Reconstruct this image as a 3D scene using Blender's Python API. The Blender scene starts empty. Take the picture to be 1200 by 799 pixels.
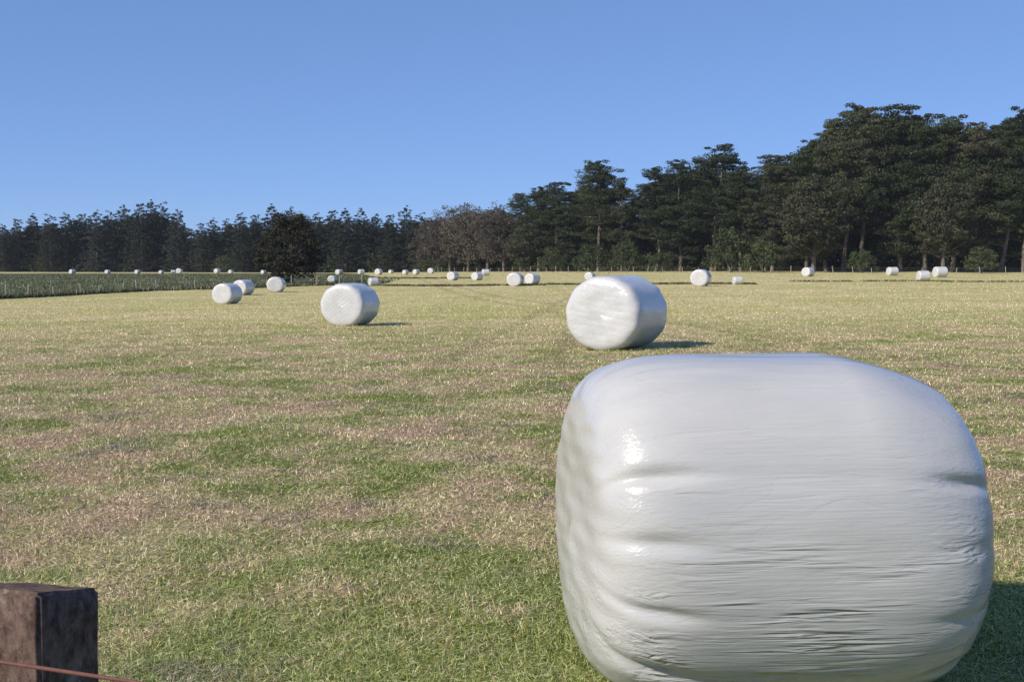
import bpy, math, random
import numpy as np
from mathutils import Vector

R = math.radians
rng = np.random.default_rng(7)
scene = bpy.context.scene
COL = scene.collection

# ------------------------------------------------------------------ camera
CAM_H, F_PX, PITCH = 1.53, 1400.0, math.atan(87.5 / 1400.0)
cam_d = bpy.data.cameras.new('camera')
cam_d.sensor_width = 36.0
cam_d.lens = 36.0 * F_PX / 1200.0
cam_d.clip_start, cam_d.clip_end = 0.05, 8000.0
cam = bpy.data.objects.new('camera', cam_d)
COL.objects.link(cam)
cam.location = (0, 0, CAM_H)
cam.rotation_euler = (math.pi / 2 - PITCH, 0, 0)
scene.camera = cam

# ------------------------------------------------------------------ light
SUN_EL, SUN_AZ = R(35), R(54)       # azimuth measured to the left of straight behind the camera
sun_dir = Vector((-math.sin(SUN_AZ) * math.cos(SUN_EL), -math.cos(SUN_AZ) * math.cos(SUN_EL), math.sin(SUN_EL)))
world = bpy.data.worlds.new('World')
scene.world = world
world.use_nodes = True
wn = world.node_tree
bg = wn.nodes['Background']
sky = wn.nodes.new('ShaderNodeTexSky')
sky.sky_type = 'NISHITA'
sky.sun_disc = False
sky.sun_elevation = SUN_EL
sky.sun_rotation = math.atan2(sun_dir.x, sun_dir.y)
sky.altitude = 5000
sky.air_density = 1.0
sky.dust_density = 0.0
sky.ozone_density = 6.0
gam = wn.nodes.new('ShaderNodeGamma')
gam.inputs[1].default_value = 0.50
wb = wn.nodes.new('ShaderNodeMix')
wb.data_type = 'RGBA'; wb.blend_type = 'MULTIPLY'
wb.inputs[0].default_value = 1.0
wb.inputs[7].default_value = (1.76, 2.28, 3.24, 1)       # the camera's cool white balance
wn.links.new(sky.outputs[0], gam.inputs[0])
wn.links.new(gam.outputs[0], wb.inputs[6])
wn.links.new(wb.outputs[2], bg.inputs[0])
bg.inputs[1].default_value = 0.1
sl = bpy.data.lights.new('sun', 'SUN')
sl.energy = 5.0
sl.angle = R(0.53)
sl.color = (1.0, 0.90, 0.76)
so = bpy.data.objects.new('sun', sl)
COL.objects.link(so)
so.rotation_euler = sun_dir.to_track_quat('Z', 'Y').to_euler()
vs = scene.view_settings
vs.view_transform = 'Standard'
vs.look = 'None'
vs.exposure = 0.0
vs.gamma = 1.0

# ------------------------------------------------------------------ helpers
def tag(o, label=None, cat=None, group=None, kind=None):
    if label: o['label'] = label
    if cat: o['category'] = cat
    if group: o['group'] = group
    if kind: o['kind'] = kind
    return o

def mesh_np(name, verts, faces, mat=None, smooth=False, attrs=None):
    """verts Nx3, faces MxK (all the same size)"""
    verts = np.asarray(verts, dtype=np.float32); faces = np.asarray(faces, dtype=np.int32)
    me = bpy.data.meshes.new(name)
    k = faces.shape[1]
    me.vertices.add(len(verts)); me.vertices.foreach_set('co', verts.ravel())
    me.loops.add(faces.size); me.loops.foreach_set('vertex_index', faces.ravel())
    me.polygons.add(len(faces))
    me.polygons.foreach_set('loop_start', np.arange(0, faces.size, k, dtype=np.int32))
    me.polygons.foreach_set('loop_total', np.full(len(faces), k, dtype=np.int32))
    me.polygons.foreach_set('use_smooth', np.full(len(faces), smooth))
    for an, av in (attrs or {}).items():
        a = me.attributes.new(an, 'FLOAT', 'POINT')
        a.data.foreach_set('value', np.asarray(av, dtype=np.float32))
    me.update(calc_edges=True)
    me.validate()
    if mat: me.materials.append(mat)
    return me

def link(name, me, parent=None, loc=None):
    o = bpy.data.objects.new(name, me)
    COL.objects.link(o)
    if parent: o.parent = parent
    if loc is not None: o.location = loc
    return o

def empty(name, loc, rz=0.0, scale=1.0):
    o = bpy.data.objects.new(name, None)
    o.empty_display_size = 0.3
    COL.objects.link(o)
    o.location = loc; o.rotation_euler = (0, 0, rz)
    o.scale = (scale,) * 3 if not hasattr(scale, '__len__') else scale
    return o

def tube_np(pts, radii, n=8, base=0):
    """polyline tube; returns verts, quad faces"""
    pts = np.asarray(pts, float); radii = np.asarray(radii, float)
    V = []; Fc = []
    for i, p in enumerate(pts):
        d = pts[min(i + 1, len(pts) - 1)] - pts[max(i - 1, 0)]
        d = d / (np.linalg.norm(d) + 1e-9)
        a = np.array([0, 0, 1.0]) if abs(d[2]) < 0.9 else np.array([1.0, 0, 0])
        u = np.cross(d, a); u /= np.linalg.norm(u); v = np.cross(d, u)
        for k in range(n):
            t = 2 * math.pi * k / n
            V.append(p + radii[i] * (math.cos(t) * u + math.sin(t) * v))
    for i in range(len(pts) - 1):
        for k in range(n):
            a0 = i * n + k; a1 = i * n + (k + 1) % n
            Fc.append((base + a0, base + a1, base + a1 + n, base + a0 + n))
    return V, Fc

def hgrad(x, seed):                 # cheap smooth 1D/2D noise by sums of sines
    r = np.random.default_rng(seed); out = 0
    for i in range(5):
        k = r.normal(size=np.shape(x)[-1]) * (1.6 ** i)
        out = out + np.sin(x @ k + r.uniform(0, 6.28)) / (1.5 ** i)
    return out / 2.4

# ------------------------------------------------------------------ terrain
def sstep(a, b, x):
    t = np.clip((x - a) / (b - a), 0, 1)
    return t * t * (3 - 2 * t)

def ground_z(X, Y):
    X = np.asarray(X, float); Y = np.asarray(Y, float)
    sx = np.where(X > -24, 25.0, 60.0)
    dip = -0.92 * np.exp(-((X + 24) ** 2) / (2 * sx ** 2) - ((Y - 92) ** 2) / (2 * 40.0 ** 2))
    far = sstep(150, 250, Y) * (0.15 + 0.35 * sstep(-40, 60, X)) - 0.55 * sstep(120, 260, Y) * sstep(10, -60, X)
    small = 0.03 * np.sin(X * 0.35 + Y * 0.11) * np.sin(Y * 0.21 + 1.0) * sstep(12, 30, Y)
    return dip + far + small

def ray(px, py):
    cx = (px - 600) / F_PX; cy = -(py - 399.5) / F_PX
    d = np.array([cx, math.cos(PITCH) + cy * math.sin(PITCH), -math.sin(PITCH) + cy * math.cos(PITCH)])
    return d / d[1]

def on_ground(px, py, dmax=900.0):
    d = ray(px, py); y0 = 3.0; y1 = 3.0
    while y1 < dmax:
        y1 = y0 * 1.01
        if CAM_H + d[2] * y1 <= ground_z(d[0] * y1, y1): break
        y0 = y1
    for _ in range(30):
        m = (y0 + y1) / 2
        if CAM_H + d[2] * m <= ground_z(d[0] * m, m): y1 = m
        else: y0 = m
    return np.array([d[0] * y1, y1, float(ground_z(d[0] * y1, y1))])

def at_depth(px, depth):
    d = ray(px, 312)
    return np.array([d[0] * depth, depth, float(ground_z(d[0] * depth, depth))])

# ------------------------------------------------------------------ node helpers
class N:
    def __init__(self, name):
        self.m = bpy.data.materials.new(name); self.m.use_nodes = True
        self.t = self.m.node_tree; self.b = self.t.nodes['Principled BSDF']
    def n(self, typ, **kw):
        x = self.t.nodes.new('ShaderNode' + typ)
        for k, v in kw.items():
            if k.startswith('i_'):
                x.inputs[k[2:].replace('_', ' ')].default_value = v
            else: setattr(x, k, v)
        return x
    def l(self, a, b): self.t.links.new(a, b)
    def mapping(self, src, scale, rot=(0, 0, 0)):
        m = self.n('Mapping'); m.inputs['Scale'].default_value = scale; m.inputs['Rotation'].default_value = rot
        self.l(src, m.inputs['Vector']); return m.outputs[0]
    def noise(self, vec, scale, detail=4, rough=0.55, dist=0.0):
        x = self.n('TexNoise'); x.inputs['Scale'].default_value = scale; x.inputs['Detail'].default_value = detail
        x.inputs['Roughness'].default_value = rough; x.inputs['Distortion'].default_value = dist
        self.l(vec, x.inputs['Vector']); return x.outputs[0]
    def ramp(self, fac, a, b, ca=0.0, cb=1.0):
        x = self.n('MapRange'); x.inputs[1].default_value = a; x.inputs[2].default_value = b
        x.inputs[3].default_value = ca; x.inputs[4].default_value = cb; x.interpolation_type = 'SMOOTHSTEP'
        self.l(fac, x.inputs[0]); return x.outputs[0]
    def mix(self, fac, a, b, mode='MIX'):
        x = self.n('Mix'); x.data_type = 'RGBA'; x.blend_type = mode
        for s, v in ((0, fac), (6, a), (7, b)):
            if hasattr(v, 'is_output'): self.l(v, x.inputs[s])
            elif s == 0: x.inputs[0].default_value = v
            else: x.inputs[s].default_value = (*v, 1)
        return x.outputs[2]
    def math(self, op, a, b=None):
        x = self.n('Math'); x.operation = op
        for s, v in ((0, a), (1, b)):
            if v is None: continue
            if hasattr(v, 'is_output'): self.l(v, x.inputs[s])
            else: x.inputs[s].default_value = v
        return x.outputs[0]
    def attr(self, name):
        x = self.n('Attribute'); x.attribute_name = name; return x.outputs['Fac']
    def bump(self, h, strength, dist, prev=None):
        x = self.n('Bump'); x.inputs['Strength'].default_value = strength; x.inputs['Distance'].default_value = dist
        self.l(h, x.inputs['Height'])
        if prev is not None: self.l(prev, x.inputs['Normal'])
        return x.outputs[0]
    def base(self, c, rough=0.8, spec=0.3):
        if hasattr(c, 'is_output'): self.l(c, self.b.inputs['Base Color'])
        else: self.b.inputs['Base Color'].default_value = (*c, 1)
        if hasattr(rough, 'is_output'): self.l(rough, self.b.inputs['Roughness'])
        else: self.b.inputs['Roughness'].default_value = rough
        self.b.inputs['Specular IOR Level'].default_value = spec

GREEN = (0.235, 0.315, 0.045); STRAW = (0.68, 0.57, 0.33)
PINK = (0.70, 0.47, 0.36); GREY = (0.24, 0.205, 0.18)

def field_colour(n):
    """patchy mown-field colour laid out on the ground in metres, shared by soil sheet and blades"""
    geo = n.n('NewGeometry'); pos = geo.outputs['Position']
    sep = n.n('SeparateXYZ'); n.l(pos, sep.inputs[0]); Y = sep.outputs[1]
    flat = n.n('CombineXYZ'); n.l(sep.outputs[0], flat.inputs[0]); n.l(Y, flat.inputs[1]); p = flat.outputs[0]
    big = n.noise(n.mapping(p, (1.0, 1.0, 1), (0, 0, 0.1)), 0.5, 5, 0.6)
    mid = n.noise(n.mapping(p, (1.1, 1.1, 1), (0, 0, -0.2)), 1.5, 5, 0.65)
    third = n.noise(n.mapping(p, (1.0, 1.0, 1), (0, 0, 0.4)), 0.8, 5, 0.6)
    far = n.ramp(Y, 10, 50)
    margin = n.ramp(Y, 7.2, 4.6)                       # the uncut margin along the fence is greener
    tiny = n.noise(p, 24.0, 2, 0.6)
    third = n.math('ADD', n.math('MULTIPLY', third, 0.8), n.math('MULTIPLY', tiny, 0.2))
    g = n.math('ADD', n.math('MULTIPLY', big, 0.45), n.math('MULTIPLY', mid, 0.37))
    g = n.math('ADD', g, n.math('MULTIPLY', tiny, 0.18))
    g = n.math('ADD', g, n.math('MULTIPLY', margin, -0.07))
    dry = n.ramp(g, 0.44, 0.535)
    c = n.mix(dry, GREEN, STRAW)
    pk = n.math('MULTIPLY', n.ramp(third, 0.46, 0.56), dry)
    c = n.mix(n.math('MULTIPLY', pk, 0.9), c, PINK)
    gr = n.ramp(n.noise(n.mapping(p, (1.0, 1.0, 1), (0, 0, 0.15)), 0.85, 6, 0.72), 0.545, 0.63)
    c = n.mix(n.math('MULTIPLY', gr, n.ramp(Y, 34, 12, 0, 0.7)), c, GREY)
    # far field reads as paler yellow-green swaths with mower rows
    w = n.noise(n.mapping(p, (0.05, 0.30, 1), (0, 0, -0.10)), 1.0, 5, 0.6)
    rows = n.noise(n.mapping(p, (1.1, 0.02, 1), (0, 0, 0.12)), 0.55, 3, 0.5)
    fc = n.mix(n.ramp(w, 0.38, 0.62), (0.50, 0.475, 0.175), (0.76, 0.62, 0.37))
    fc = n.mix(n.ramp(rows, 0.45, 0.6, 0, 0.4), fc, (0.44, 0.44, 0.14))
    c = n.mix(n.math('MULTIPLY', far, 0.8), c, fc)
    # wheel tracks of the baler
    for k, x0, brk in ((0.086, 1.85, 0.5), (-0.123, -8.58, 0.47)):
        t = n.math('ADD', n.math('SUBTRACT', sep.outputs[0], n.math('MULTIPLY', Y, k)), x0)
        e = n.math('ABSOLUTE', n.math('SUBTRACT', n.math('ABSOLUTE', n.math('ADD', t, n.math('MULTIPLY', mid, 0.3))), 0.95))
        m_ = n.math('MULTIPLY', n.ramp(e, 0.34, 0.12), n.math('MULTIPLY', n.ramp(third, brk - 0.08, brk + 0.04), n.ramp(Y, 14, 22)))
        c = n.mix(n.math('MULTIPLY', m_, 0.6), c, (0.33, 0.25, 0.15))
    return c, p, Y, dry

# soil / thatch sheet
gm = N('field_ground')
c, p, Y, dry = field_colour(gm)
fine = gm.noise(p, 38.0, 6, 0.8)
coarse = gm.noise(p, 5.0, 5, 0.7)
c = gm.mix(gm.math('MULTIPLY', gm.ramp(fine, 0.32, 0.68, 0.92, 0.05), gm.ramp(Y, 9, 50, 1.0, 0.12)), c, (0.045, 0.040, 0.022))
c = gm.mix(gm.ramp(coarse, 0.35, 0.7, 0.2, 0.0), c, (0.10, 0.11, 0.035))
gm.base(c, 0.95, 0.1)
gm.l(gm.bump(coarse, 0.7, 0.10, gm.bump(fine, 0.6, 0.03)), gm.b.inputs['Normal'])

bm_ = N('stubble_blades')
c, p, Y, dry = field_colour(bm_)
rn = bm_.attr('rnd')
alt = bm_.mix(bm_.ramp(rn, 0.0, 1.0), (0.05, 0.07, 0.018), (0.98, 0.88, 0.64))
c = bm_.mix(0.42, c, alt)
val = bm_.n('HueSaturation'); bm_.l(c, val.inputs['Color']); bm_.l(bm_.ramp(bm_.attr('val'), 0, 1, 0.62, 1.9), val.inputs['Value']); c = val.outputs[0]
gsel = bm_.ramp(rn, 0.30, 0.45, 0.5, 0.0)
c = bm_.mix(gsel, c, (0.26, 0.38, 0.045))
c = bm_.mix(bm_.ramp(bm_.math('FRACT', bm_.math('MULTIPLY', rn, 37.0)), 0.88, 0.93, 0, 0.6), c, (0.60, 0.30, 0.12))
bm_.base(c, 0.6, 0.3)
tr = bm_.n('BsdfTranslucent'); bm_.l(c, tr.inputs[0])
mx_ = bm_.n('MixShader'); mx_.inputs[0].default_value = 0.28
bm_.l(bm_.b.outputs[0], mx_.inputs[1]); bm_.l(tr.outputs[0], mx_.inputs[2])
bm_.l(mx_.outputs[0], bm_.t.nodes['Material Output'].inputs['Surface'])

# mown field as one sheet reaching the horizon
def grid_mesh(name, xs, ys, mat, dz=0.0, keep=None, zf=None):
    XX, YY = np.meshgrid(xs, ys)
    Z = ground_z(XX, YY) + dz
    if zf is not None: Z = Z + zf(XX, YY)
    V = np.stack([XX, YY, Z], -1).reshape(-1, 3)
    nx, ny = len(xs), len(ys)
    i = np.arange(ny - 1)[:, None] * nx + np.arange(nx - 1)[None, :]
    Fc = np.stack([i, i + 1, i + nx + 1, i + nx], -1).reshape(-1, 4)
    if keep is not None:
        cen = V[Fc].mean(1); Fc = Fc[keep(cen[:, 0], cen[:, 1])]
    return mesh_np(name, V, Fc, mat, True)

def lump(X, Y):
    return (0.018 * np.sin(X * 2.3 + 1.3 * np.sin(Y * 1.1)) * np.sin(Y * 1.9 + X * 0.7) +
            0.010 * np.sin(X * 5.1 + Y * 2.2) * np.sin(Y * 4.3 - X)) * sstep(60, 30, Y) * sstep(0.0, 3.0, Y)
xs = np.concatenate([-np.geomspace(4000, 42, 40), np.linspace(-40, -10, 60), np.linspace(-9.8, 9.8, 99), np.linspace(10, 40, 60), np.geomspace(42, 4000, 40)])
ys = np.concatenate([-np.geomspace(2000, 10, 12), np.linspace(-8, 2, 6), np.linspace(2.2, 20, 90), np.linspace(20.5, 60, 80), np.linspace(61, 330, 180), np.geomspace(335, 6000, 25)])
link('field_ground', grid_mesh('field_ground', xs, ys, gm.m, zf=lump)).__setitem__('kind', 'structure')

# ------------------------------------------------------------------ blades over the near field
def blades(name, P, hgt, wid, lean, mat, rnd, extra=None):
    n = len(P)
    a = rng.uniform(0, 2 * np.pi, n); b = rng.uniform(0, 2 * np.pi, n)
    w = np.stack([np.cos(a), np.sin(a), np.zeros(n)], -1) * (wid / 2)[:, None]
    tip = np.stack([np.cos(b) * np.sin(lean), np.sin(b) * np.sin(lean), np.cos(lean)], -1) * hgt[:, None]
    V = np.stack([P - w, P + w, P + tip], 1).reshape(-1, 3)
    Fc = np.arange(3 * n).reshape(-1, 3)
    return mesh_np(name, V, Fc, mat, False, {'rnd': np.repeat(rnd, 3), 'val': np.repeat(rng.uniform(0, 1, n), 3)})

NB = 980000
d = 3.9 * (250 / 3.9) ** rng.uniform(0, 1, NB) ** 1.25
X = d * rng.uniform(-0.47, 0.47, NB)
g = ground_z(X, d) + lump(X, d)
up = rng.uniform(0, 1, NB) < 0.36
sc = (d / 6.0) ** 0.72
margin = sstep(7.5, 4.6, d)
hgt = np.where(up, rng.uniform(0.014, 0.036, NB) * (1 + 0.5 * margin), rng.uniform(0.02, 0.055, NB)) * np.minimum(sc, 3.0) ** 0.5
wid = rng.uniform(0.0026, 0.0068, NB) * sc ** 1.12 * (1 + 0.2 * up)
lean = np.where(up, rng.uniform(0.1, 1.0, NB), rng.uniform(1.2, 1.52, NB))
me = blades('stubble_grass', np.stack([X, d, g + np.where(up, -0.003, 0.012 + 0.012 * rng.uniform(0, 1, NB))], -1), hgt, wid, lean, bm_.m, rng.uniform(0, 1, NB))
tag(link('stubble_grass', me), 'short mown grass stubble with cut straw lying over the field', 'grass', kind='stuff')

# ------------------------------------------------------------------ silage bales
def film_material(name, main=False):
    n = N(name)
    tc = n.n('TexCoord').outputs['Object']
    streak = n.noise(n.mapping(tc, (2.6, 26, 30)), 1.6, 5, 0.6, 0.6)
    soft = n.noise(n.mapping(tc, (2.0, 5, 6)), 1.0, 3, 0.5)
    fa, fb = ((0.50, 0.50, 0.495), (0.545, 0.545, 0.54)) if main else ((0.56, 0.565, 0.565), (0.62, 0.625, 0.625))
    tint = n.mix(n.ramp(soft, 0.3, 0.7), fa, fb)
    dirt = n.noise(tc, 3.5, 6, 0.7)
    tint = n.mix(n.ramp(dirt, 0.60, 0.74, 0, 0.22), tint, (0.38, 0.38, 0.34))
    # overlapping turns of film: stepped edges that run along the side and cross on the ends
    s0 = n.n('SeparateXYZ'); n.l(tc, s0.inputs[0])
    ang = n.math('ARCTAN2', n.math('SUBTRACT', s0.outputs[2], 0.58), s0.outputs[1])
    wob = n.noise(n.mapping(tc, (1.2, 2, 2)), 1.0, 3, 0.6)
    saw = n.math('FRACT', n.math('ADD', n.math('MULTIPLY', ang, 2.7), n.math('MULTIPLY', wob, 2.2)))
    saw2 = n.math('FRACT', n.math('ADD', n.math('MULTIPLY', ang, 6.3), n.math('ADD', n.math('MULTIPLY', wob, 5.0), n.math('MULTIPLY', s0.outputs[0], 1.4))))
    lay = n.math('ADD', n.math('MULTIPLY', saw, 0.6), n.math('MULTIPLY', saw2, 0.4))
    tint = n.mix(n.math('MULTIPLY', lay, 0.14), tint, (0.40, 0.42, 0.38))
    n.base(tint, (n.ramp(soft, 0.3, 0.7, 0.24, 0.34) if main else 0.2), 0.5)
    if main:
        sp = n.n('SeparateXYZ'); n.l(tc, sp.inputs[0])
        # broken tension wrinkles of the film, strongest low on the side
        wr = n.noise(n.mapping(tc, (2.2, 40, 48)), 1.0, 2, 0.5, 0.7)
        msk = n.ramp(n.noise(n.mapping(tc, (1.6, 7, 9)), 1.3, 2, 0.5), 0.40, 0.66)
        band = n.ramp(sp.outputs[2], 0.72, 0.28, 0.10, 1.0)
        band = n.math('MULTIPLY', band, n.ramp(sp.outputs[0], -0.62, -0.45, 0.2, 1.0))
        band2 = n.ramp(sp.outputs[2], 0.08, 0.22, 0.35, 1.0)
        k = n.math('MULTIPLY', n.math('MULTIPLY', msk, band), band2)
        h = n.math('MULTIPLY', n.math('SUBTRACT', wr, 0.5), k)
        b1 = n.bump(h, 1.0, 0.045)
        b2 = n.bump(n.noise(n.mapping(tc, (1.6, 85, 95)), 1.0, 2, 0.6, 0.5), 0.30, 0.005, n.bump(streak, 0.14, 0.008, b1))
        cr = n.noise(n.mapping(tc, (22, 60, 38), (0.3, 0.5, 0.2)), 1.0, 3, 0.6, 0.8)
        n.l(n.bump(cr, 0.10, 0.006, n.bump(lay, 0.5, 0.004, b2)), n.b.inputs['Normal'])
    else:
        cr = n.noise(n.mapping(tc, (3, 14, 14)), 1.4, 4, 0.65, 0.8)
        n.l(n.bump(cr, 0.3, 0.03, n.bump(lay, 0.35, 0.012, n.bump(streak, 0.2, 0.012))), n.b.inputs['Normal'])
    n.b.inputs['Coat Weight'].default_value = 0.45
    n.b.inputs['Coat Roughness'].default_value = 0.12
    return n.m

film_main = film_material('stretch_film_close', True)
film = film_material('stretch_film')

def bale_verts(L, Rr, pe, ce, nu, nv, disp, rad=None):
    """superellipse profile round an x axis; disp(x, th, s) -> radial factor; stands on z=0"""
    s = np.linspace(0, 1, nv)
    # profile angle from left pole over the rim to right pole
    t = s * np.pi
    cx, sx_ = -np.cos(t), np.sin(t)
    q = (np.abs(cx) ** pe + np.abs(sx_) ** pe) ** (-1 / pe)
    ax = cx * q * L / 2; rr = sx_ * q
    th = np.linspace(0, 2 * np.pi, nu, endpoint=False)
    T, S = np.meshgrid(th, s)
    AX = np.repeat(ax[:, None], nu, 1); RR = np.repeat(rr[:, None], nu, 1)
    cr = (np.abs(np.cos(T)) ** ce + np.abs(np.sin(T)) ** ce) ** (-1 / ce)
    cr = cr * (Rr if rad is None else 1.0)
    RR, AX = disp(AX, T, S, RR, AX)
    y = -np.cos(T) * RR * cr; z = np.sin(T) * RR * cr       # th = 0 is the -y side, pi/2 is the top
    V = np.stack([AX, y, z], -1).reshape(-1, 3)
    i = np.arange(nv - 1)[:, None] * nu; j = np.arange(nu)[None, :]; j2 = (j + 1) % nu
    Fc = np.stack([i + j, i + j2, i + nu + j2, i + nu + j], -1).reshape(-1, 4)
    return V, Fc[:, ::-1]

def sag(V, flat):
    zmin = V[:, 2].min()
    z = V[:, 2] - zmin
    V[:, 2] = np.where(z < flat * 2, flat + (z - flat) * np.where(z < flat, 0.18, 1.0), z)
    V[:, 2] -= V[:, 2].min()
    return V

# the close bale: pleats gather at the rims
def main_disp(AX, T, S, RR, A2):
    deg = np.degrees((T + np.pi) % (2 * np.pi) - np.pi)
    xl = np.clip((AX + 0.60) / 1.2, 0, 1)                      # 0 at the left end
    rim_l = np.exp(-((xl - 0.04) / 0.12) ** 2); rim_r = np.exp(-((xl - 0.97) / 0.10) ** 2)
    f = np.zeros_like(AX)
    for a, wd, dl, dm, dr in ((25, 2.4, .040, .005, .05), (4, 2.8, .032, .001, .015), (-19, 2.4, .042, .002, .02), (-42, 3, .05, .002, .02),
                              (60, 8, .015, 0, .02), (100, 7, .03, 0, .03), (140, 6, .04, .004, .04), (-75, 6, .04, .004, .03), (175, 6, .04, .003, .03), (-150, 6, .04, .003, .03)):
        dd = (deg - a + 180) % 360 - 180 + 5 * (xl - 0.3)
        f -= np.exp(-(dd / wd) ** 2) * (dl * rim_l + dm + dr * rim_r)
    radial = np.clip(RR, 0, 1)
    f = f * radial ** 2
    P = np.stack([AX * 2.2, np.cos(T) * 1.5, np.sin(T) * 1.5], -1)
    f += 0.012 * hgrad(P, 3) * radial
    f += 0.0035 * hgrad(np.stack([AX * 3, np.cos(T) * 9, np.sin(T) * 9], -1), 5) * radial
    f -= 0.085 * sstep(0.68, 1.0, xl) * np.maximum(0, np.sin(T)) * radial
    # slightly narrower towards the right end top, bulging lower middle
    f += 0.015 * np.cos(np.radians(deg + 15)) * sstep(0.2, 0.8, xl) * radial
    A2 = A2 - 0.02 * (1 - radial) * 0 + 0.012 * hgrad(np.stack([RR * 3 * np.cos(T), RR * 3 * np.sin(T)], -1), 9) * sstep(0.30, 0.52, np.abs(AX))
    return RR * (1 + f), A2

def setup_bale(name, me, loc, rz, scale, label, group=None):
    o = link(name, me, None, loc)
    o.rotation_euler = (0, 0, rz); o.scale = (scale,) * 3 if not hasattr(scale, '__len__') else scale
    return tag(o, label, 'silage bale', group)

MB = dict(L=1.43, R=0.625, rz=7, x=0.93, y=4.48)
V, Fc = bale_verts(MB['L'], MB['R'], 5.2, 2.4, 420, 320, main_disp)
V = sag(V, 0.05)
me = mesh_np('silage_bale', V, Fc, film_main, True)
big = setup_bale('silage_bale', me, (MB['x'], MB['y'], -0.01), R(MB['rz']), 1.0,
                 'very large close silage bale in wrinkled shiny white film, filling the lower right', None)

def far_mesh(seed, kx=0.95):
    def disp(AX, T, S, RR, A2):
        f = 0.014 * hgrad(np.stack([AX * 3, np.cos(T) * 2.5, np.sin(T) * 2.5], -1), seed)
        f += 0.010 * np.sin(T * 11 + seed) * np.exp(-((np.abs(AX) - 0.5) / 0.18) ** 2) * np.clip(RR, 0, 1)
        A = A2 + 0.012 * hgrad(np.stack([RR * 3 * np.cos(T), RR * 3 * np.sin(T)], -1), seed + 20) * sstep(0.30, 0.52, np.abs(AX))
        return RR * (1 + f), A
    V, Fc = bale_verts(1.42 * kx, 0.62, 9.0, 2.06, 120, 110, disp)
    V[:, 1] *= 1.10
    return mesh_np('silage_bale', sag(V, 0.03), Fc, film, True)
FM = [far_mesh(s) for s in (31, 32, 33, 34)]

# px centre x, base y, px height, end-face azimuth (deg left of facing the camera), squash, label
BALES = [
 (726, 410, 87, 24, 1, 'second nearest white silage bale with a bright round end, just beyond the huge close one'),
 (408, 382, 47, 24, 1, 'mid-distance white bale standing alone on the left half of the mown field'),
 (264, 356.5, 23, 30, 1, 'nearest of the three bales clustered left by the paddock edge'),
 (283.5, 346, 17, 32, 1, 'middle bale of the left cluster, directly behind the nearest one'),
 (322.5, 342.5, 17, 10, 1, 'rightmost of the left cluster of bales, in front of the lone round tree'),
 (604, 335.5, 15, 14, 1, 'left one of two bales side by side at the middle of the field'),
 (624, 333, 12, 38, 1, 'right one of two bales side by side at the middle, its side in shade'),
 (691.5, 328.5, 9, 20, 1, 'small far bale peeping over the left shoulder of the second nearest bale'),
 (822.5, 335.5, 20, 12, 1, 'largest of the far bales right of centre, in front of the low bush'),
 (865, 333.5, 9, 70, 1, 'low far bale just right of the largest far bale right of centre'),
 (948, 324, 10, 30, 1, 'far bale by the pale trunk of the broad brownish cypress'),
 (1047, 323, 9.5, 60, 1, 'leftmost of the three far bales at the right side'),
 (1083.5, 329, 11, 66, 1, 'middle and nearest of the three far bales at the right side'),
 (1103.5, 325, 12, 62, 1, 'rightmost of the three far bales at the right side'),
 (530.5, 328.5, 9.5, 30, 1, 'far bale alone before the brown bare trees'),
 (559, 328.5, 9, 40, 1, 'left bale of the touching far pair below the brown bare trees'),
 (569, 323, 7, 75, 1, 'right bale of the touching far pair below the brown bare trees'),
 (437, 335, 9, 70, 1, 'far low bale beside the dark drain, right of the lone tree'),
 (389, 331.5, 8, 20, 1, 'far bale among tall grass just right of the lone tree'),
 (397, 322, 6, 40, 1, 'tiny white bale at the foot of the treeline, first right of the lone tree'),
 (423, 321.5, 5.5, 60, 1, 'tiny white bale at the foot of the treeline, second right of the lone tree'),
 (443.5, 322, 6.5, 30, 1, 'tiny white bale at the foot of the treeline, above the low bale by the drain'),
 (458, 320.5, 4, 40, 1, 'tiniest white bale at the foot of the treeline, between two larger ones'),
 (475, 321.5, 5, 40, 1, 'left of two tiny bales at the treeline left of the brown bare trees'),
 (487.5, 321.5, 5.5, 40, 1, 'right of two tiny bales at the treeline left of the brown bare trees'),
 (505, 320.5, 6, 20, 1, 'tiny bright bale at the left foot of the brown bare trees'),
 (309, 321.5, 5, 50, 1, 'tiny bale beyond the paddock, just left of the lone round tree'),
 (270, 320.5, 4, 30, 1, 'faint tiny bale beyond the paddock, above the left bale cluster'),
 (254, 320, 5, 40, 1, 'tiny bale beyond the paddock, above the nearest of the left cluster'),
 (209.5, 320, 5.5, 20, 1, 'right end bale of the touching tiny row beyond the green paddock'),
 (202.5, 320.8, 4, 85, 1, 'left end bale of the touching tiny row beyond the green paddock'),
 (188.5, 321, 4, 40, 1, 'fourth tiny bale from the left edge beyond the green paddock'),
 (160.5, 321, 4.5, 40, 1, 'third tiny bale from the left edge beyond the green paddock'),
 (125.5, 321, 4.5, 40, 1, 'second tiny bale from the left edge beyond the green paddock'),
 (84, 321, 5, 50, 1, 'tiny bale nearest the left edge, beyond the green paddock'),
]
for i, (px, by, ph, az, sq, lab) in enumerate(BALES):
    q = on_ground(px, by, 330)
    s = ph * q[1] / F_PX / 1.13
    s = min(max(s, 0.55), 1.22)
    view = math.atan2(q[0], q[1])
    rz = math.pi / 2 - R(az) - view
    q[1] += 0.5 * s
    setup_bale('silage_bale', FM[i % 4], (q[0], q[1], float(ground_z(q[0], q[1])) - 0.02), rz, s, lab, 'white wrapped silage bales lying across the field')

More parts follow.
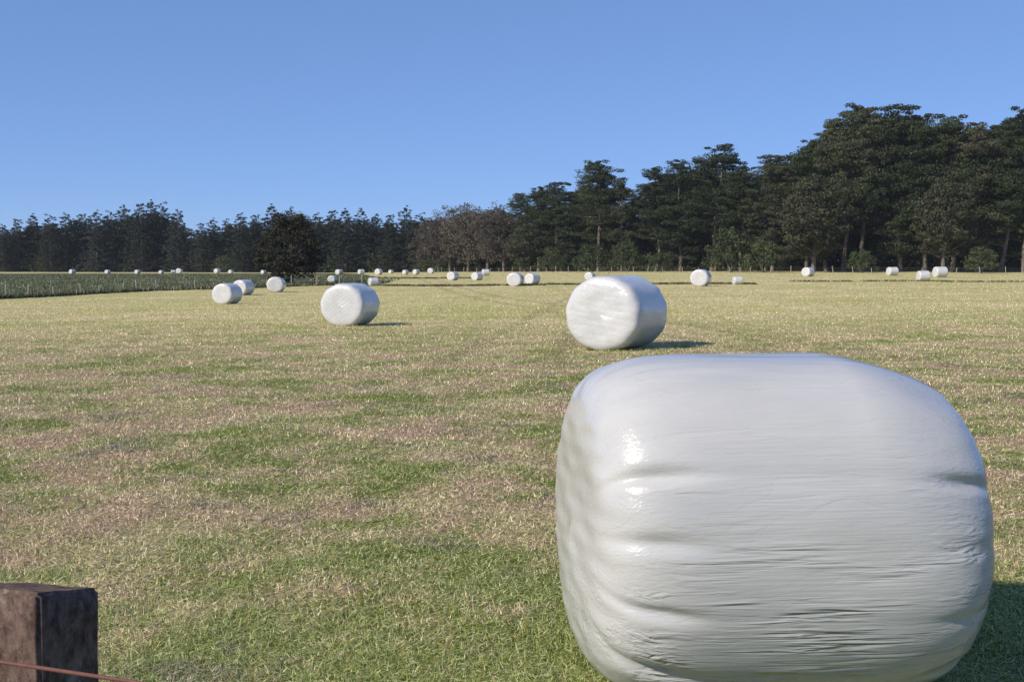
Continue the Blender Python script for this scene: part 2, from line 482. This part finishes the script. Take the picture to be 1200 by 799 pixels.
# ------------------------------------------------------------------ trees
def foliage_mat(name, ca, cb, brown=None):
    n = N(name)
    tone = n.attr('tone')
    oi = n.n('ObjectInfo').outputs['Random']
    c = n.mix(tone, ca, cb)
    if brown: c = n.mix(n.ramp(oi, 0.45, 1.0, 0, 0.4), c, brown)
    hsv = n.n('HueSaturation'); n.l(c, hsv.inputs['Color'])
    n.l(n.ramp(oi, 0, 1, 0.8, 1.25), hsv.inputs['Value'])
    n.base(hsv.outputs[0], 0.65, 0.25)
    return n.m
M_pine = foliage_mat('pine_needles', (0.016, 0.024, 0.010), (0.046, 0.068, 0.022), (0.085, 0.070, 0.046))
M_spire = foliage_mat('fir_needles', (0.013, 0.020, 0.015), (0.032, 0.043, 0.025), (0.035, 0.042, 0.032))
M_cyp = foliage_mat('cypress_foliage', (0.028, 0.034, 0.016), (0.072, 0.076, 0.034), (0.075, 0.062, 0.040))
M_bare = foliage_mat('brown_twigs', (0.060, 0.052, 0.042), (0.120, 0.100, 0.080), (0.09, 0.085, 0.055))
M_bush = foliage_mat('bush_leaves', (0.030, 0.045, 0.018), (0.075, 0.095, 0.035), (0.06, 0.07, 0.03))
M_oak = foliage_mat('dark_broadleaf', (0.014, 0.016, 0.008), (0.036, 0.035, 0.016))
bk = N('bark')
tcb = bk.n('TexCoord').outputs['Object']
kb = bk.noise(bk.mapping(tcb, (3, 3, 0.5)), 2.0, 5, 0.7)
bk.base(bk.mix(bk.ramp(kb, 0.3, 0.7), (0.07, 0.058, 0.048), (0.21, 0.18, 0.15)), 0.9, 0.2)
bk.l(bk.bump(kb, 0.6, 0.1), bk.b.inputs['Normal'])

def leaves(C, rad, per, size, rg, flat=0.45):
    """leaf cards through flattened clumps at centres C (Nx3) with radii rad"""
    n = len(C)
    idx = np.repeat(np.arange(n), per)
    m = len(idx)
    v = rg.normal(size=(m, 3)); v /= np.linalg.norm(v, axis=1)[:, None]
    rr = rg.uniform(0.25, 1, m) ** 0.5
    off = v * rr[:, None] * rad[idx][:, None]
    off[:, 2] *= flat
    P = C[idx] + off
    # card orientation roughly facing outward and up
    nrm = v + rg.normal(size=(m, 3)) * 0.6 + np.array([0, 0, 0.5]); nrm /= np.linalg.norm(nrm, axis=1)[:, None]
    a = np.cross(nrm, rg.normal(size=(m, 3))); a /= np.linalg.norm(a, axis=1)[:, None]
    b = np.cross(nrm, a)
    s = (size * rg.uniform(0.55, 1.35, m))[:, None]
    V = np.stack([P - a * s * 0.9, P + b * s * 0.45, P + a * s * 0.9, P - b * s * 0.45], 1).reshape(-1, 3)
    Fc = np.arange(4 * m).reshape(-1, 4)
    ct = rg.uniform(0, 1, n)
    tone = np.clip(ct[idx] * 0.65 + rg.uniform(0, 0.35, m), 0, 1)
    return V, Fc, np.repeat(tone, 4)

def make_tree(kind, seed):
    rg = np.random.default_rng(seed)
    TV, TF = [], []
    def tube(pts, rad, n=6):
        v, f = tube_np(pts, rad, n, len(TV)); TV.extend(v); TF.extend(f)
    C, Rd = [], []
    if kind in ('pine', 'broad'):
        H = 1.0 * 26
        wob = rg.normal(size=(7, 2)) * 0.35; wob[0] = 0
        zs = np.linspace(0, H * 0.96, 7); tp = np.column_stack([np.cumsum(wob, 0), zs]); tp[:, 2] -= 0.3
        tube(tp, np.linspace(0.48, 0.08, 7), 8)
        nl = 62 if kind == 'pine' else 76
        for i in range(nl):
            h = rg.uniform(0.30, 0.97) if kind == 'pine' else rg.uniform(0.10, 0.97)
            z = h * H; k = min(5, int(h / 0.9 * 6)); base = tp[min(k, 6)].copy(); base[2] = z * 0.93
            u = max(0.0, (h - 0.2) / 0.8)
            reach = (2.6 + 4.9 * max(0.0, 1 - u ** 2.6)) * rg.uniform(0.5, 1.15)
            if h < 0.34: reach *= 0.75
            a = rg.uniform(0, 2 * math.pi)
            lift = rg.uniform(-0.05, 0.32) * reach
            tip = base + np.array([math.cos(a) * reach, math.sin(a) * reach, lift])
            mid = (base + tip) / 2 + np.array([0, 0, -0.25])
            tube([base, mid, tip], [0.14, 0.09, 0.03], 4)
            for q in np.linspace(0.35, 1.0, 3 if reach < 4 else 5):
                pt = base + (tip - base) * q + rg.normal(size=3) * np.array([0.8, 0.8, 0.3])
                C.append(pt); Rd.append(rg.uniform(0.9, 2.1))
        for i in range(30):
            C.append(np.array([tp[-1][0] + rg.normal() * 1.4, tp[-1][1] + rg.normal() * 1.4, H * rg.uniform(0.80, 0.97)])); Rd.append(rg.uniform(0.7, 1.3))
        C.append(np.array([tp[-1][0], tp[-1][1], H * 0.965])); Rd.append(0.7)
        V, Fc, tone = leaves(np.array(C), np.array(Rd), 100, 0.21, rg, 0.36)
        mat = M_pine
    elif kind == 'spire':
        H = 20.0
        tube([(0, 0, -0.3), (0.1, 0, H * 0.5), (0, 0.1, H * 0.97)], [0.28, 0.16, 0.03], 6)
        z = 1.2
        while z < H * 0.985:
            u = z / H
            reach = (0.75 + 4.2 * (1 - u) ** 0.62) * (0.8 if u < 0.12 else 1)
            if u < 0.72: reach = max(reach, 2.6)
            nb = 8 if u < 0.8 else 5
            a0 = rg.uniform(0, 6.28)
            for b in range(nb):
                a = a0 + b * 6.28 / nb + rg.normal() * 0.3
                rr = reach * rg.uniform(0.35, 1.3)
                for q in ((0.5, 1.0) if u < 0.75 else (0.8,)):
                    C.append(np.array([math.cos(a) * rr * q, math.sin(a) * rr * q, z + rg.normal() * 0.45 - 0.06 * rr * q])); Rd.append(rg.uniform(0.4, 1.15) * (1 - 0.4 * u))
                if b % 2 == 0 and u > 0.05: tube([(0, 0, z), (math.cos(a) * rr, math.sin(a) * rr, z - 0.1 * rr)], [0.05, 0.02], 3)
            z += rg.uniform(0.55, 0.95)
        C.append(np.array([0, 0, H * 0.985])); Rd.append(0.3)
        V, Fc, tone = leaves(np.array(C), np.array(Rd), 40, 0.21, rg, 0.6)
        mat = M_spire
    elif kind in ('cypress', 'lone'):
        H = 17.0
        tube([(0, 0, -0.3), (0.2, 0, H * 0.3), (0, 0.2, H * 0.75)], [0.42, 0.32, 0.08], 8)
        nc = 330 if kind == 'lone' else 270
        for i in range(nc):
            v = rg.normal(size=3); v /= np.linalg.norm(v)
            u = rg.uniform(0.3, 1) ** 0.4
            if kind == 'lone': v = np.sign(v) * np.abs(v) ** 0.82; u *= 1 + 0.16 * math.sin(4.3 * math.atan2(v[1], v[0]) + 3.1 * v[2] + 1)
            p_ = np.array([v[0] * 5.6 * u, v[1] * 5.6 * u, H * (0.57 if kind != 'lone' else 0.52) + v[2] * H * (0.41 if kind != 'lone' else 0.46) * u])
            p_[:2] *= (1.0 - 0.35 * max(0, v[2])) * (1 + 0.18 * math.sin(3 * math.atan2(v[1], v[0]) + seed) * abs(v[0]))
            C.append(p_); Rd.append(rg.uniform(0.8, 1.6))
            if i % 6 == 0: tube([(0, 0, max(1.8, p_[2] * 0.6)), tuple(p_)], [0.12, 0.03], 4)
        V, Fc, tone = leaves(np.array(C), np.array(Rd), 58 if kind == 'lone' else 50, 0.28, rg, 0.6)
        mat = M_cyp if kind == 'cypress' else M_oak
    elif kind == 'bare':
        H = 18.0
        tube([(0, 0, -0.3), (0.2, 0, H * 0.3), (0, 0.2, H * 0.8)], [0.34, 0.26, 0.05], 7)
        for i in range(34):
            h = rg.uniform(0.15, 0.8); a = rg.uniform(0, 6.28)
            rr = (1.5 + 4.4 * math.sin(math.pi * min(1, (h + 0.1)) ** 1.1)) * rg.uniform(0.6, 1.1)
            b0 = np.array([0.1, 0, h * H * 0.85]); tip = b0 + np.array([math.cos(a) * rr, math.sin(a) * rr, rr * rg.uniform(0.4, 1.2)])
            tip[2] = min(tip[2], H)
            tube([b0, (b0 + tip) / 2 + rg.normal(size=3) * 0.3, tip], [0.12, 0.07, 0.02], 4)
            for q in (0.45, 0.7, 1.0):
                c0 = b0 + (tip - b0) * q
                for j in range(3):
                    t2 = c0 + rg.normal(size=3) * np.array([1.2, 1.2, 0.9])
                    tube([c0, t2], [0.04, 0.015], 3)
                    C.append(t2); Rd.append(rg.uniform(0.7, 1.4))
        V, Fc, tone = leaves(np.array(C), np.array(Rd), 38, 0.24, rg, 0.8)
        mat = M_bare
    else:                                       # bush
        H = 5.0
        for i in range(5):
            a = rg.uniform(0, 6.28)
            tube([(0, 0, -0.2), (math.cos(a) * 0.8, math.sin(a) * 0.8, 1.6), (math.cos(a) * 1.8, math.sin(a) * 1.8, 3.2)], [0.1, 0.07, 0.02], 5)
        for i in range(85):
            a = rg.uniform(0, 6.28); u = rg.uniform(0, 1) ** 0.5; z = rg.uniform(0.2, 1.0)
            rr = 3.6 * u * math.sqrt(max(0.05, 1 - (z * 0.95) ** 2.4))
            C.append(np.array([math.cos(a) * rr, math.sin(a) * rr, z * H * rg.uniform(0.75, 1.0)])); Rd.append(rg.uniform(0.45, 0.95))
        V, Fc, tone = leaves(np.array(C), np.array(Rd), 50, 0.17, rg, 0.75)
        mat = M_bush
    V[:, 2] = np.maximum(V[:, 2], 0.05)
    crown = mesh_np('crown', V, Fc, mat, False, {'tone': tone})
    trunk = mesh_np('trunk', np.array(TV), np.array(TF), bk.m, True)
    return crown, trunk, H

VAR = {k: [make_tree(k, s) for s in seeds] for k, seeds in
       dict(pine=(11, 12, 13, 14), broad=(21, 22, 23), spire=(31, 32, 33, 34), cypress=(41, 42), lone=(51,), bare=(61, 62, 63), bush=(71, 72, 73)).items()}
KNAME = dict(pine='pine_tree', broad='pine_tree', spire='conifer_tree', cypress='cypress_tree', lone='broadleaf_tree', bare='bare_tree', bush='bush')
KCAT = dict(pine='tree', broad='tree', spire='tree', cypress='tree', lone='tree', bare='tree', bush='bush')
cnt = {}
def tree(kind, px, top, depth, label, group=None, wide=1.0, base_y=None, jitter=0.0):
    cnt[kind] = cnt.get(kind, 0) + 1
    crown, trunk, H = VAR[kind][cnt[kind] % len(VAR[kind])]
    if base_y is None: q = at_depth(px, depth)
    else: q = on_ground(px, base_y, 800)
    topz = CAM_H + ray(px, top)[2] * q[1]
    s = (topz - q[2]) / H
    t = empty(KNAME[kind], (q[0], q[1], q[2] - 0.05), random.Random(cnt[kind] * 7 + len(kind)).uniform(0, 6.28), (s * wide, s * wide, s))
    link('trunk' if kind != 'bush' else 'stems', trunk, t); link('crown' if kind != 'bush' else 'foliage', crown, t)
    return tag(t, label, KCAT[kind], group)

def row_depth(px):
    return float(np.interp(px, [-150, 0, 300, 500, 600, 700, 900, 1200, 1350], [420, 400, 370, 330, 290, 262, 240, 222, 215]))

ORD = ['first', 'second', 'third', 'fourth', 'fifth', 'sixth', 'seventh', 'eighth', 'ninth', 'tenth', 'eleventh', 'twelfth', 'thirteenth', 'fourteenth', 'fifteenth', 'sixteenth']
L1 = [(4, 263), (22, 257), (40, 252), (60, 252), (78, 250), (97, 251), (114, 248), (131, 248), (147, 241), (167, 239), (178, 236), (190, 238), (209, 246)]
for i, (px, top) in enumerate(L1):
    tree('spire', px, top, row_depth(px) + (i % 3) * 5, 'dark pointed conifer, %s from the left edge, before the sky notch in the far treeline' % ORD[i], 'pointed conifers of the far left treeline', 1.15 if i != 10 else 0.9)
L2 = [(236, 262), (250, 257), (266, 257), (283, 250), (300, 252), (319, 241), (341, 244), (372, 250), (391, 247), (405, 246), (424, 245), (441, 251), (458, 252), (476, 243), (493, 250)]
for i, (px, top) in enumerate(L2):
    tree('spire', px, top, row_depth(px) + (i % 3) * 5, 'dark pointed conifer, %s right of the sky notch in the far treeline' % ORD[i], 'pointed conifers right of the sky notch', 1.15)
BARE = [(508, 256, 'low brown twiggy tree at the left end of the bare clump'), (527, 243, 'brown twiggy tree, second from left in the bare clump'),
        (549, 229, 'tallest brown twiggy tree, at the middle of the bare clump'), (571, 232, 'brown twiggy tree just right of the tallest bare one'),
        (590, 240, 'brown twiggy tree at the right end of the bare clump, against green pines')]
for px, top, lab in BARE:
    tree('bare', px, top, row_depth(px) - 8, lab, 'brown bare trees left of the pines', 1.2)
PINES = [(612, 224, 'broad', 1.0, 'low pine at the left end of the big dark stand, beside the brown bare trees'),
         (632, 216, 'pine', 1.0, 'second pine from the left in the big dark stand'),
         (658, 211, 'broad', 1.0, 'dense rounded pine left of the stepped one with a spiky top'),
         (701, 184, 'pine', 1.05, 'spiky topped pine standing left of the first sky gap in the stand'),
         (728, 205, 'broad', 0.6, 'narrow pine shoulder at the first sky gap in the stand'),
         (768, 193, 'pine', 1.0, 'leaning flat layered pine just right of the first sky gap'),
         (797, 184, 'broad', 0.85, 'mid height pine between two flat layered ones'),
         (834, 166, 'pine', 1.15, 'flat topped umbrella pine, highest of the middle stand'),
         (868, 192, 'pine', 0.9, 'lower pine in the saddle right of the umbrella pine'),
         (905, 178, 'broad', 0.9, 'pine at the right end of the saddle, left of the tall block'),
         (945, 160, 'broad', 0.8, 'pine forming the sloping left shoulder of the tall block'),
         (968, 135, 'broad', 0.75, 'pine on the upper left slope of the tall block'),
         (988, 118, 'pine', 0.85, 'tallest pine with a pointed green top in the right block'),
         (1013, 122, 'pine', 0.8, 'second pointed pine top, directly right of the tallest'),
         (1055, 118, 'broad', 0.9, 'broad high pine over the pair of pale trunks'),
         (1084, 127, 'pine', 0.8, 'thin topped pine right of the broad high one'),
         (1116, 130, 'broad', 0.9, 'greyish rounded pine on the long flat skyline at right'),
         (1146, 139, 'broad', 0.9, 'dense pine at the lowest point of the right skyline'),
         (1172, 141, 'broad', 0.85, 'dense pine left of the one cut by the right edge'),
         (1200, 122, 'pine', 0.9, 'tall pine cut off by the right edge of the view')]
for px, top, kd, w, lab in PINES:
    tree(kd, px, top, row_depth(px), lab, 'tall dark pines of the right stand', w)
tree('cypress', 953, 203, row_depth(950) - 16, 'broad brownish cypress in front of the tall pine block, with a pale trunk', None, 1.05)
tree('cypress', 1105, 205, row_depth(1100) - 12, 'dull green rounded cypress before the right pines, by two pale trunks', None, 0.95)
tree('cypress', 615, 262, row_depth(615) - 14, 'low rounded cypress at the foot of the first green pines', None, 1.2)
tree('lone', 342, 245, 150, 'lone round dark tree standing in the paddock in front of the treeline', None, 1.15, base_y=333.5)
BU = [(695, 283, 'dark rounded bush below the spiky topped pine'), (648, 290, 'bush at the edge of the pines left of the dark rounded one'), (735, 284, 'yellowish green bush below the first sky gap'),
      (775, 293, 'low bush at the foot of the leaning pine'), (858, 268, 'large spreading bush behind the largest far bale'), (895, 280, 'bush joined to the right side of the large spreading one'),
      (1010, 292, 'low bush in the shade between the cypress and the pale trunks'), (1150, 290, 'low bush at the foot of the right pines'), (263, 299, 'yellow green bush at the foot of the far conifers above the bale cluster'),
      (612, 300, 'small bush at the foot of the low cypress'), (500, 303, 'small bush left of the brown bare trees')]
for px, top, lab in BU:
    tree('bush', px, top, row_depth(px) - 20, lab, 'bushes along the foot of the trees', 1.0)
# rows behind, seen only in pieces between the front trees
rr = random.Random(5)
prof_x = [-60, 0, 60, 150, 178, 210, 228, 260, 320, 400, 480, 520, 560, 600, 650, 700, 732, 770, 830, 865, 905, 940, 985, 1055, 1100, 1150, 1200, 1260]
prof_y = [270, 268, 258, 250, 244, 254, 272, 262, 252, 254, 256, 256, 244, 240, 226, 205, 232, 208, 184, 204, 192, 172, 136, 132, 138, 146, 136, 136]
px = -60.0
while px < 1260:
    top = float(np.interp(px, prof_x, prof_y)) + rr.uniform(0, 5 if px < 590 else 9)
    kd = 'spire' if px < 590 else 'broad'
    step = 10 if px < 590 else 20
    for back in (14, 32):
        if abs(px - 734) < 12 or abs(px - 888) < 11: continue
        if px < 590 and int(px / 10) % 3 == 0: kd = 'broad'
        else: kd = 'spire' if px < 590 else 'broad'
        tree(kd, px + rr.uniform(-6, 6), top + (6 if back > 20 else 0), row_depth(px) + back + rr.uniform(-4, 4),
             'dark conifer glimpsed in pieces behind the far left treeline' if px < 590 else 'dark pine glimpsed in pieces behind the right stand',
             'conifers behind the left treeline' if px < 590 else 'pines behind the right stand', rr.uniform(1.3, 2.1) if kd == 'spire' else 1.1)
    px += step
# shaded undergrowth beneath the trees
UP = []
for _ in range(42000):
    pxx = rng.uniform(-60, 1260); dd = row_depth(pxx) + rng.uniform(2, 45)
    UP.append((ray(pxx, 312)[0] * dd, dd))
UP = np.array(UP)
Cn = np.column_stack([UP, ground_z(UP[:, 0], UP[:, 1]) + rng.uniform(0, 1, len(UP)) ** 1.6 * 5.0])
V, Fc, tone = leaves(Cn, np.full(len(Cn), 0.8), 3, 0.42, rng, 0.8)
tag(link('undergrowth', mesh_np('undergrowth', V, Fc, M_bush, False, {'tone': tone})), 'dark scrub growing thick under the trees of the shelter belt', 'undergrowth', kind='stuff')

# ------------------------------------------------------------------ paddock on the left and rank grass
edge_px = [(-160, 358), (0, 350.5), (90, 346), (180, 341), (260, 339), (340, 336), (450, 332.5)]
EDGE = np.array([on_ground(a, b) for a, b in edge_px])
def inside(X, Y):
    m = X / np.maximum(Y, 1e-3) * F_PX + 600
    ey = np.interp(m, [a for a, _ in edge_px], EDGE[:, 1])
    return (Y > ey) & (Y < 318) & (m < 450 - (Y - 130) * 0.25) & (m > -300)
pm = N('paddock_grass')
geo = pm.n('NewGeometry').outputs['Position']
pn = pm.noise(pm.mapping(geo, (0.12, 0.5, 1)), 1.0, 6, 0.7)
pm.base(pm.mix(pm.ramp(pn, 0.35, 0.65), (0.065, 0.085, 0.035), (0.16, 0.175, 0.075)), 0.95, 0.1)
me = grid_mesh('paddock', np.linspace(-170, 0, 240), np.linspace(60, 320, 260), pm.m, 0.05, inside)
tag(link('paddock', me), kind='structure')

rk = N('rank_grass')
r1 = rk.attr('rnd')
c = rk.mix(r1, (0.040, 0.055, 0.024), (0.16, 0.175, 0.085))
c = rk.mix(rk.ramp(r1, 0.84, 0.9), c, (0.42, 0.40, 0.32))
rk.base(c, 0.7, 0.2)
P = []
def strip(a, b, nn, spread, amt=1.0):
    t = rng.uniform(0, 1, nn)
    q = np.stack([a[0] + (b[0] - a[0]) * t, a[1] + (b[1] - a[1]) * t], -1)
    q[:, 1] += np.abs(rng.normal(size=nn)) * spread
    return q
for i in range(len(EDGE) - 1):
    Lg = np.linalg.norm(EDGE[i + 1][:2] - EDGE[i][:2])
    P.append(strip(EDGE[i], EDGE[i + 1], int(900 * Lg / 6), 2.6)); P.append(strip(EDGE[i], EDGE[i + 1], int(500 * Lg / 6), 16))
P = np.concatenate(P); n1 = len(P)
hg = rng.uniform(0.15, 0.5, n1)
# loose cover right over the paddock
n2 = 60000
mx = rng.uniform(-20, 440, n2); dd = 85 + 200 * rng.uniform(0, 1, n2) ** 1.3
Q = np.stack([(mx - 600) / F_PX * dd, dd], -1); Q = Q[inside(Q[:, 0], Q[:, 1])]
P = np.concatenate([P, Q]); hg = np.concatenate([hg, rng.uniform(0.10, 0.32, len(Q))])
P3 = np.column_stack([P, ground_z(P[:, 0], P[:, 1])])
me = blades('rank_grass', P3, hg, rng.uniform(0.05, 0.13, len(P3)), rng.uniform(0, 0.5, len(P3)), rk.m, rng.uniform(0, 1, len(P3)))
tag(link('rank_grass', me), 'tall rank green grass and pale weeds covering the paddock at left', 'grass', kind='stuff')

# dark drain line crossing the field: broken low tufts
dr = N('drain_tufts')
r1 = dr.attr('rnd'); dr.base(dr.mix(r1, (0.03, 0.035, 0.015), (0.11, 0.12, 0.05)), 0.85, 0.2)
segs = [(370, 640, 334.2), (640, 760, 333.5), (762, 885, 333.2), (925, 1000, 330), (1010, 1110, 330), (1100, 1215, 330.5), (430, 560, 326)]
P = []
for a, b, yy in segs:
    A, B = on_ground(a, yy), on_ground(b, yy)
    nn = int(np.linalg.norm(B - A) * 260)
    t = rng.uniform(0, 1, nn)
    den = 0.5 + 0.5 * np.sin(t * 60 + a) * np.sin(t * 23 + yy)
    t = t[rng.uniform(0, 1, nn) < (den * 0.45 if a > 900 else den + 0.2)]
    q = A[None, :2] + (B - A)[None, :2] * t[:, None]; q[:, 1] += rng.normal(size=len(t)) * 0.7
    P.append(q)
P = np.concatenate(P); P3 = np.column_stack([P, ground_z(P[:, 0], P[:, 1])])
me = blades('drain_tufts', P3, rng.uniform(0.08, 0.26, len(P3)), rng.uniform(0.05, 0.12, len(P3)), rng.uniform(0, 0.7, len(P3)), dr.m, rng.uniform(0, 1, len(P3)))
tag(link('drain_tufts', me), 'broken line of dark uncut tufts along the drain across the field', 'grass', kind='stuff')

# ------------------------------------------------------------------ far fences
wood = N('weathered_wood')
tc = wood.n('TexCoord').outputs['Object']
g1 = wood.noise(wood.mapping(tc, (30, 30, 4)), 1.0, 6, 0.7)
wood.base(wood.mix(wood.ramp(g1, 0.3, 0.7), (0.22, 0.19, 0.155), (0.45, 0.41, 0.35)), 0.9, 0.15)
wirem = N('galvanised_wire'); wirem.base((0.35, 0.35, 0.36), 0.5, 0.5); wirem.b.inputs['Metallic'].default_value = 0.6

def post_mesh(r=0.065, h=1.25):
    v, f = tube_np([(0, 0, -0.2), (0, 0, h * 0.5), (0, 0, h - 0.02), (0, 0, h)], [r, r * 0.97, r * 0.95, r * 0.6], 10)
    v.append(np.array([0, 0, h])); n = len(v) - 1
    f = [tuple(x) for x in f]
    me = bpy.data.meshes.new('post'); me.from_pydata([tuple(a) for a in v], [], f + [(n, 30 + k, 30 + (k + 1) % 10) for k in range(10)])
    me.materials.append(wood.m); return me
PM = post_mesh()
def fence(pts, spacing, label, lean=0.05, hscale=1.0):
    t = empty('wire_fence', pts[0])
    r = random.Random(len(pts) + int(pts[0][0]))
    P = []
    for i in range(len(pts) - 1):
        a, b = np.array(pts[i][:2]), np.array(pts[i + 1][:2]); n = max(1, int(np.linalg.norm(b - a) / spacing))
        for k in range(n): P.append(a + (b - a) * (k + (r.uniform(-0.22, 0.22) if k else 0)) / n)
    P = P[:96]
    tops = []
    for q in P:
        z = float(ground_z(q[0], q[1])); o = link('post', PM, t)
        o.location = (q[0] - pts[0][0], q[1] - pts[0][1], z - pts[0][2]); o.rotation_euler = (r.gauss(0, lean), r.gauss(0, lean), 0)
        o.scale = (1, 1, hscale * r.uniform(0.7, 1.15)); tops.append((q[0] - pts[0][0], q[1] - pts[0][1], z - pts[0][2]))
    for hh in (0.35, 0.7, 1.05):
        v, f = tube_np([(a, b, c + hh * hscale) for a, b, c in tops], [0.006] * len(tops), 4)
        link('wire', mesh_np('wire', np.array(v), np.array(f), wirem.m), t)
    return tag(t, label, 'fence')
fence([on_ground(a, b) - np.array([0, -1.0, 0]) for a, b in edge_px], 3.2, 'weathered post and wire fence along the edge of the green paddock at left', 0.05, 0.8)
fence([at_depth(px, row_depth(px) - 24) for px in (505, 600, 700, 800, 900)], 3.4, 'post and wire fence along the foot of the middle trees', 0.09, 0.9)
fence([at_depth(px, row_depth(px) - 24) for px in (903, 1000, 1100, 1230)], 3.4, 'post and wire fence along the foot of the tall right pines', 0.09, 0.9)

# ------------------------------------------------------------------ air
hz = bpy.data.materials.new('haze'); hz.use_nodes = True
hn = hz.node_tree; hn.nodes.remove(hn.nodes['Principled BSDF'])
pv = hn.nodes.new('ShaderNodeVolumePrincipled')
pv.inputs['Color'].default_value = (0.80, 0.88, 1.0, 1); pv.inputs['Density'].default_value = 0.00010
hn.links.new(pv.outputs[0], hn.nodes['Material Output'].inputs['Volume'])
hv = [(x, y, z) for x in (-7000, 7000) for y in (-6500, 6500) for z in (-4, 60)]
hm = bpy.data.meshes.new('haze'); hm.from_pydata(hv, [], [(0, 1, 3, 2), (4, 6, 7, 5), (0, 4, 5, 1), (2, 3, 7, 6), (0, 2, 6, 4), (1, 5, 7, 3)])
hm.materials.append(hz)
tag(link('haze', hm), 'thin air haze over the field', 'haze', kind='stuff')

# ------------------------------------------------------------------ near fence: square strainer post with rusty wire
pw = N('old_post_wood')
tc = pw.n('TexCoord').outputs['Object']
g1 = pw.noise(pw.mapping(tc, (34, 34, 22)), 1.0, 8, 0.8, 0.2)
g2 = pw.noise(tc, 16.0, 5, 0.7)
c = pw.mix(pw.ramp(g1, 0.32, 0.68), (0.055, 0.036, 0.030), (0.215, 0.150, 0.125))
c = pw.mix(pw.ramp(g2, 0.55, 0.68, 0, 0.5), c, (0.36, 0.32, 0.26))
pw.base(c, 0.95, 0.04)
pw.l(pw.bump(g1, 0.5, 0.005, pw.bump(g2, 0.5, 0.006)), pw.b.inputs['Normal'])
import bmesh
def near_post():
    w = 0.085
    b = bmesh.new()
    bmesh.ops.create_cube(b, size=1.0)
    for v in b.verts:
        v.co.x *= 2 * w; v.co.y *= 2 * w; v.co.z = -0.25 if v.co.z < 0 else 0.977
    bmesh.ops.subdivide_edges(b, edges=b.edges[:], cuts=14, use_grid_fill=True)
    for v in b.verts:
        if v.co.z > 0.97: v.co.z -= 0.22 * (v.co.y + w) + 0.05 * (v.co.x + w) * 0 - 0.0
    bmesh.ops.bevel(b, geom=[e for e in b.edges if len(e.link_faces) == 2 and e.calc_face_angle(0) > 0.7], offset=0.007, segments=3, affect='EDGES')
    P_ = np.array([v.co for v in b.verts])
    nz = hgrad(P_ * np.array([40, 40, 9]), 2) * 0.0022 + hgrad(P_ * 14, 4) * 0.0025
    for v, k in zip(b.verts, nz):
        r_ = Vector((v.co.x, v.co.y, 0)).normalized()
        v.co += r_ * k + Vector((0, 0, k * 0.6 if v.co.z > 0.9 else 0))
    me = bpy.data.meshes.new('post'); b.to_mesh(me); b.free(); me.materials.append(pw.m)
    for p_ in me.polygons: p_.use_smooth = True
    return me
q = ray(45, 695); D = 2.0
corner = np.array([q[0] * D, D, 0.0])
rz = R(-16)                                   # left face looks 16 degrees left of straight back at the camera
w = 0.085
loc = corner + np.array([-(math.cos(rz) * w + math.sin(rz) * w), -(math.sin(rz) * w - math.cos(rz) * w), 0])
fn = empty('strainer_fence', (loc[0], loc[1], 0), rz)
link('post', near_post(), fn)
rust = N('rusty_wire')
tc = rust.n('TexCoord').outputs['Object']
rust.base(rust.mix(rust.noise(tc, 60, 4, 0.7), (0.08, 0.030, 0.024), (0.22, 0.10, 0.085)), 0.75, 0.3)
a = ray(-60, 766); b_ = ray(150, 797.5)
A = np.array([a[0] * 1.93, 1.93, CAM_H + a[2] * 1.93]); B = np.array([b_[0] * 1.80, 1.80, CAM_H + b_[2] * 1.80])
ext0 = A - (B - A) * 3; ext1 = B + (B - A) * 9; ext1[2] = B[2] - 0.02; ext0[2] = A[2] + 0.01
pts = [ext0, A, B, (B + ext1) / 2, ext1]
inv = fn.matrix_basis.inverted()
loc_pts = [np.array(inv @ Vector(p_)) for p_ in pts]
v, f = tube_np(loc_pts, [0.0034] * 5, 8)
wo = link('wire', mesh_np('wire', np.array(v), np.array(f), rust.m, True), fn)
tag(fn, 'old square wooden fence post with a rusty wire, at the lower left corner', 'fence')
hole = N('bolt_hole'); hole.base((0.012, 0.010, 0.009), 0.9, 0.1)
for (ux, uz, rd) in ((-0.060, 0.862, 0.009), (-0.028, 0.835, 0.005), (-0.02, 0.93, 0.004)):
    hv = [(0, 0, 0)] + [(rd * math.cos(k * math.pi / 7) * (1 + 0.15 * math.sin(3 * k)), 0, rd * 1.15 * math.sin(k * math.pi / 7)) for k in range(14)]
    hm = bpy.data.meshes.new('bolt_hole'); hm.from_pydata(hv, [], [(0, 1 + (k + 1) % 14, 1 + k) for k in range(14)]); hm.materials.append(hole.m)
    link('bolt_hole', hm, fn, (ux, -w - 0.0075, uz))

scene.cycles.use_denoising = True
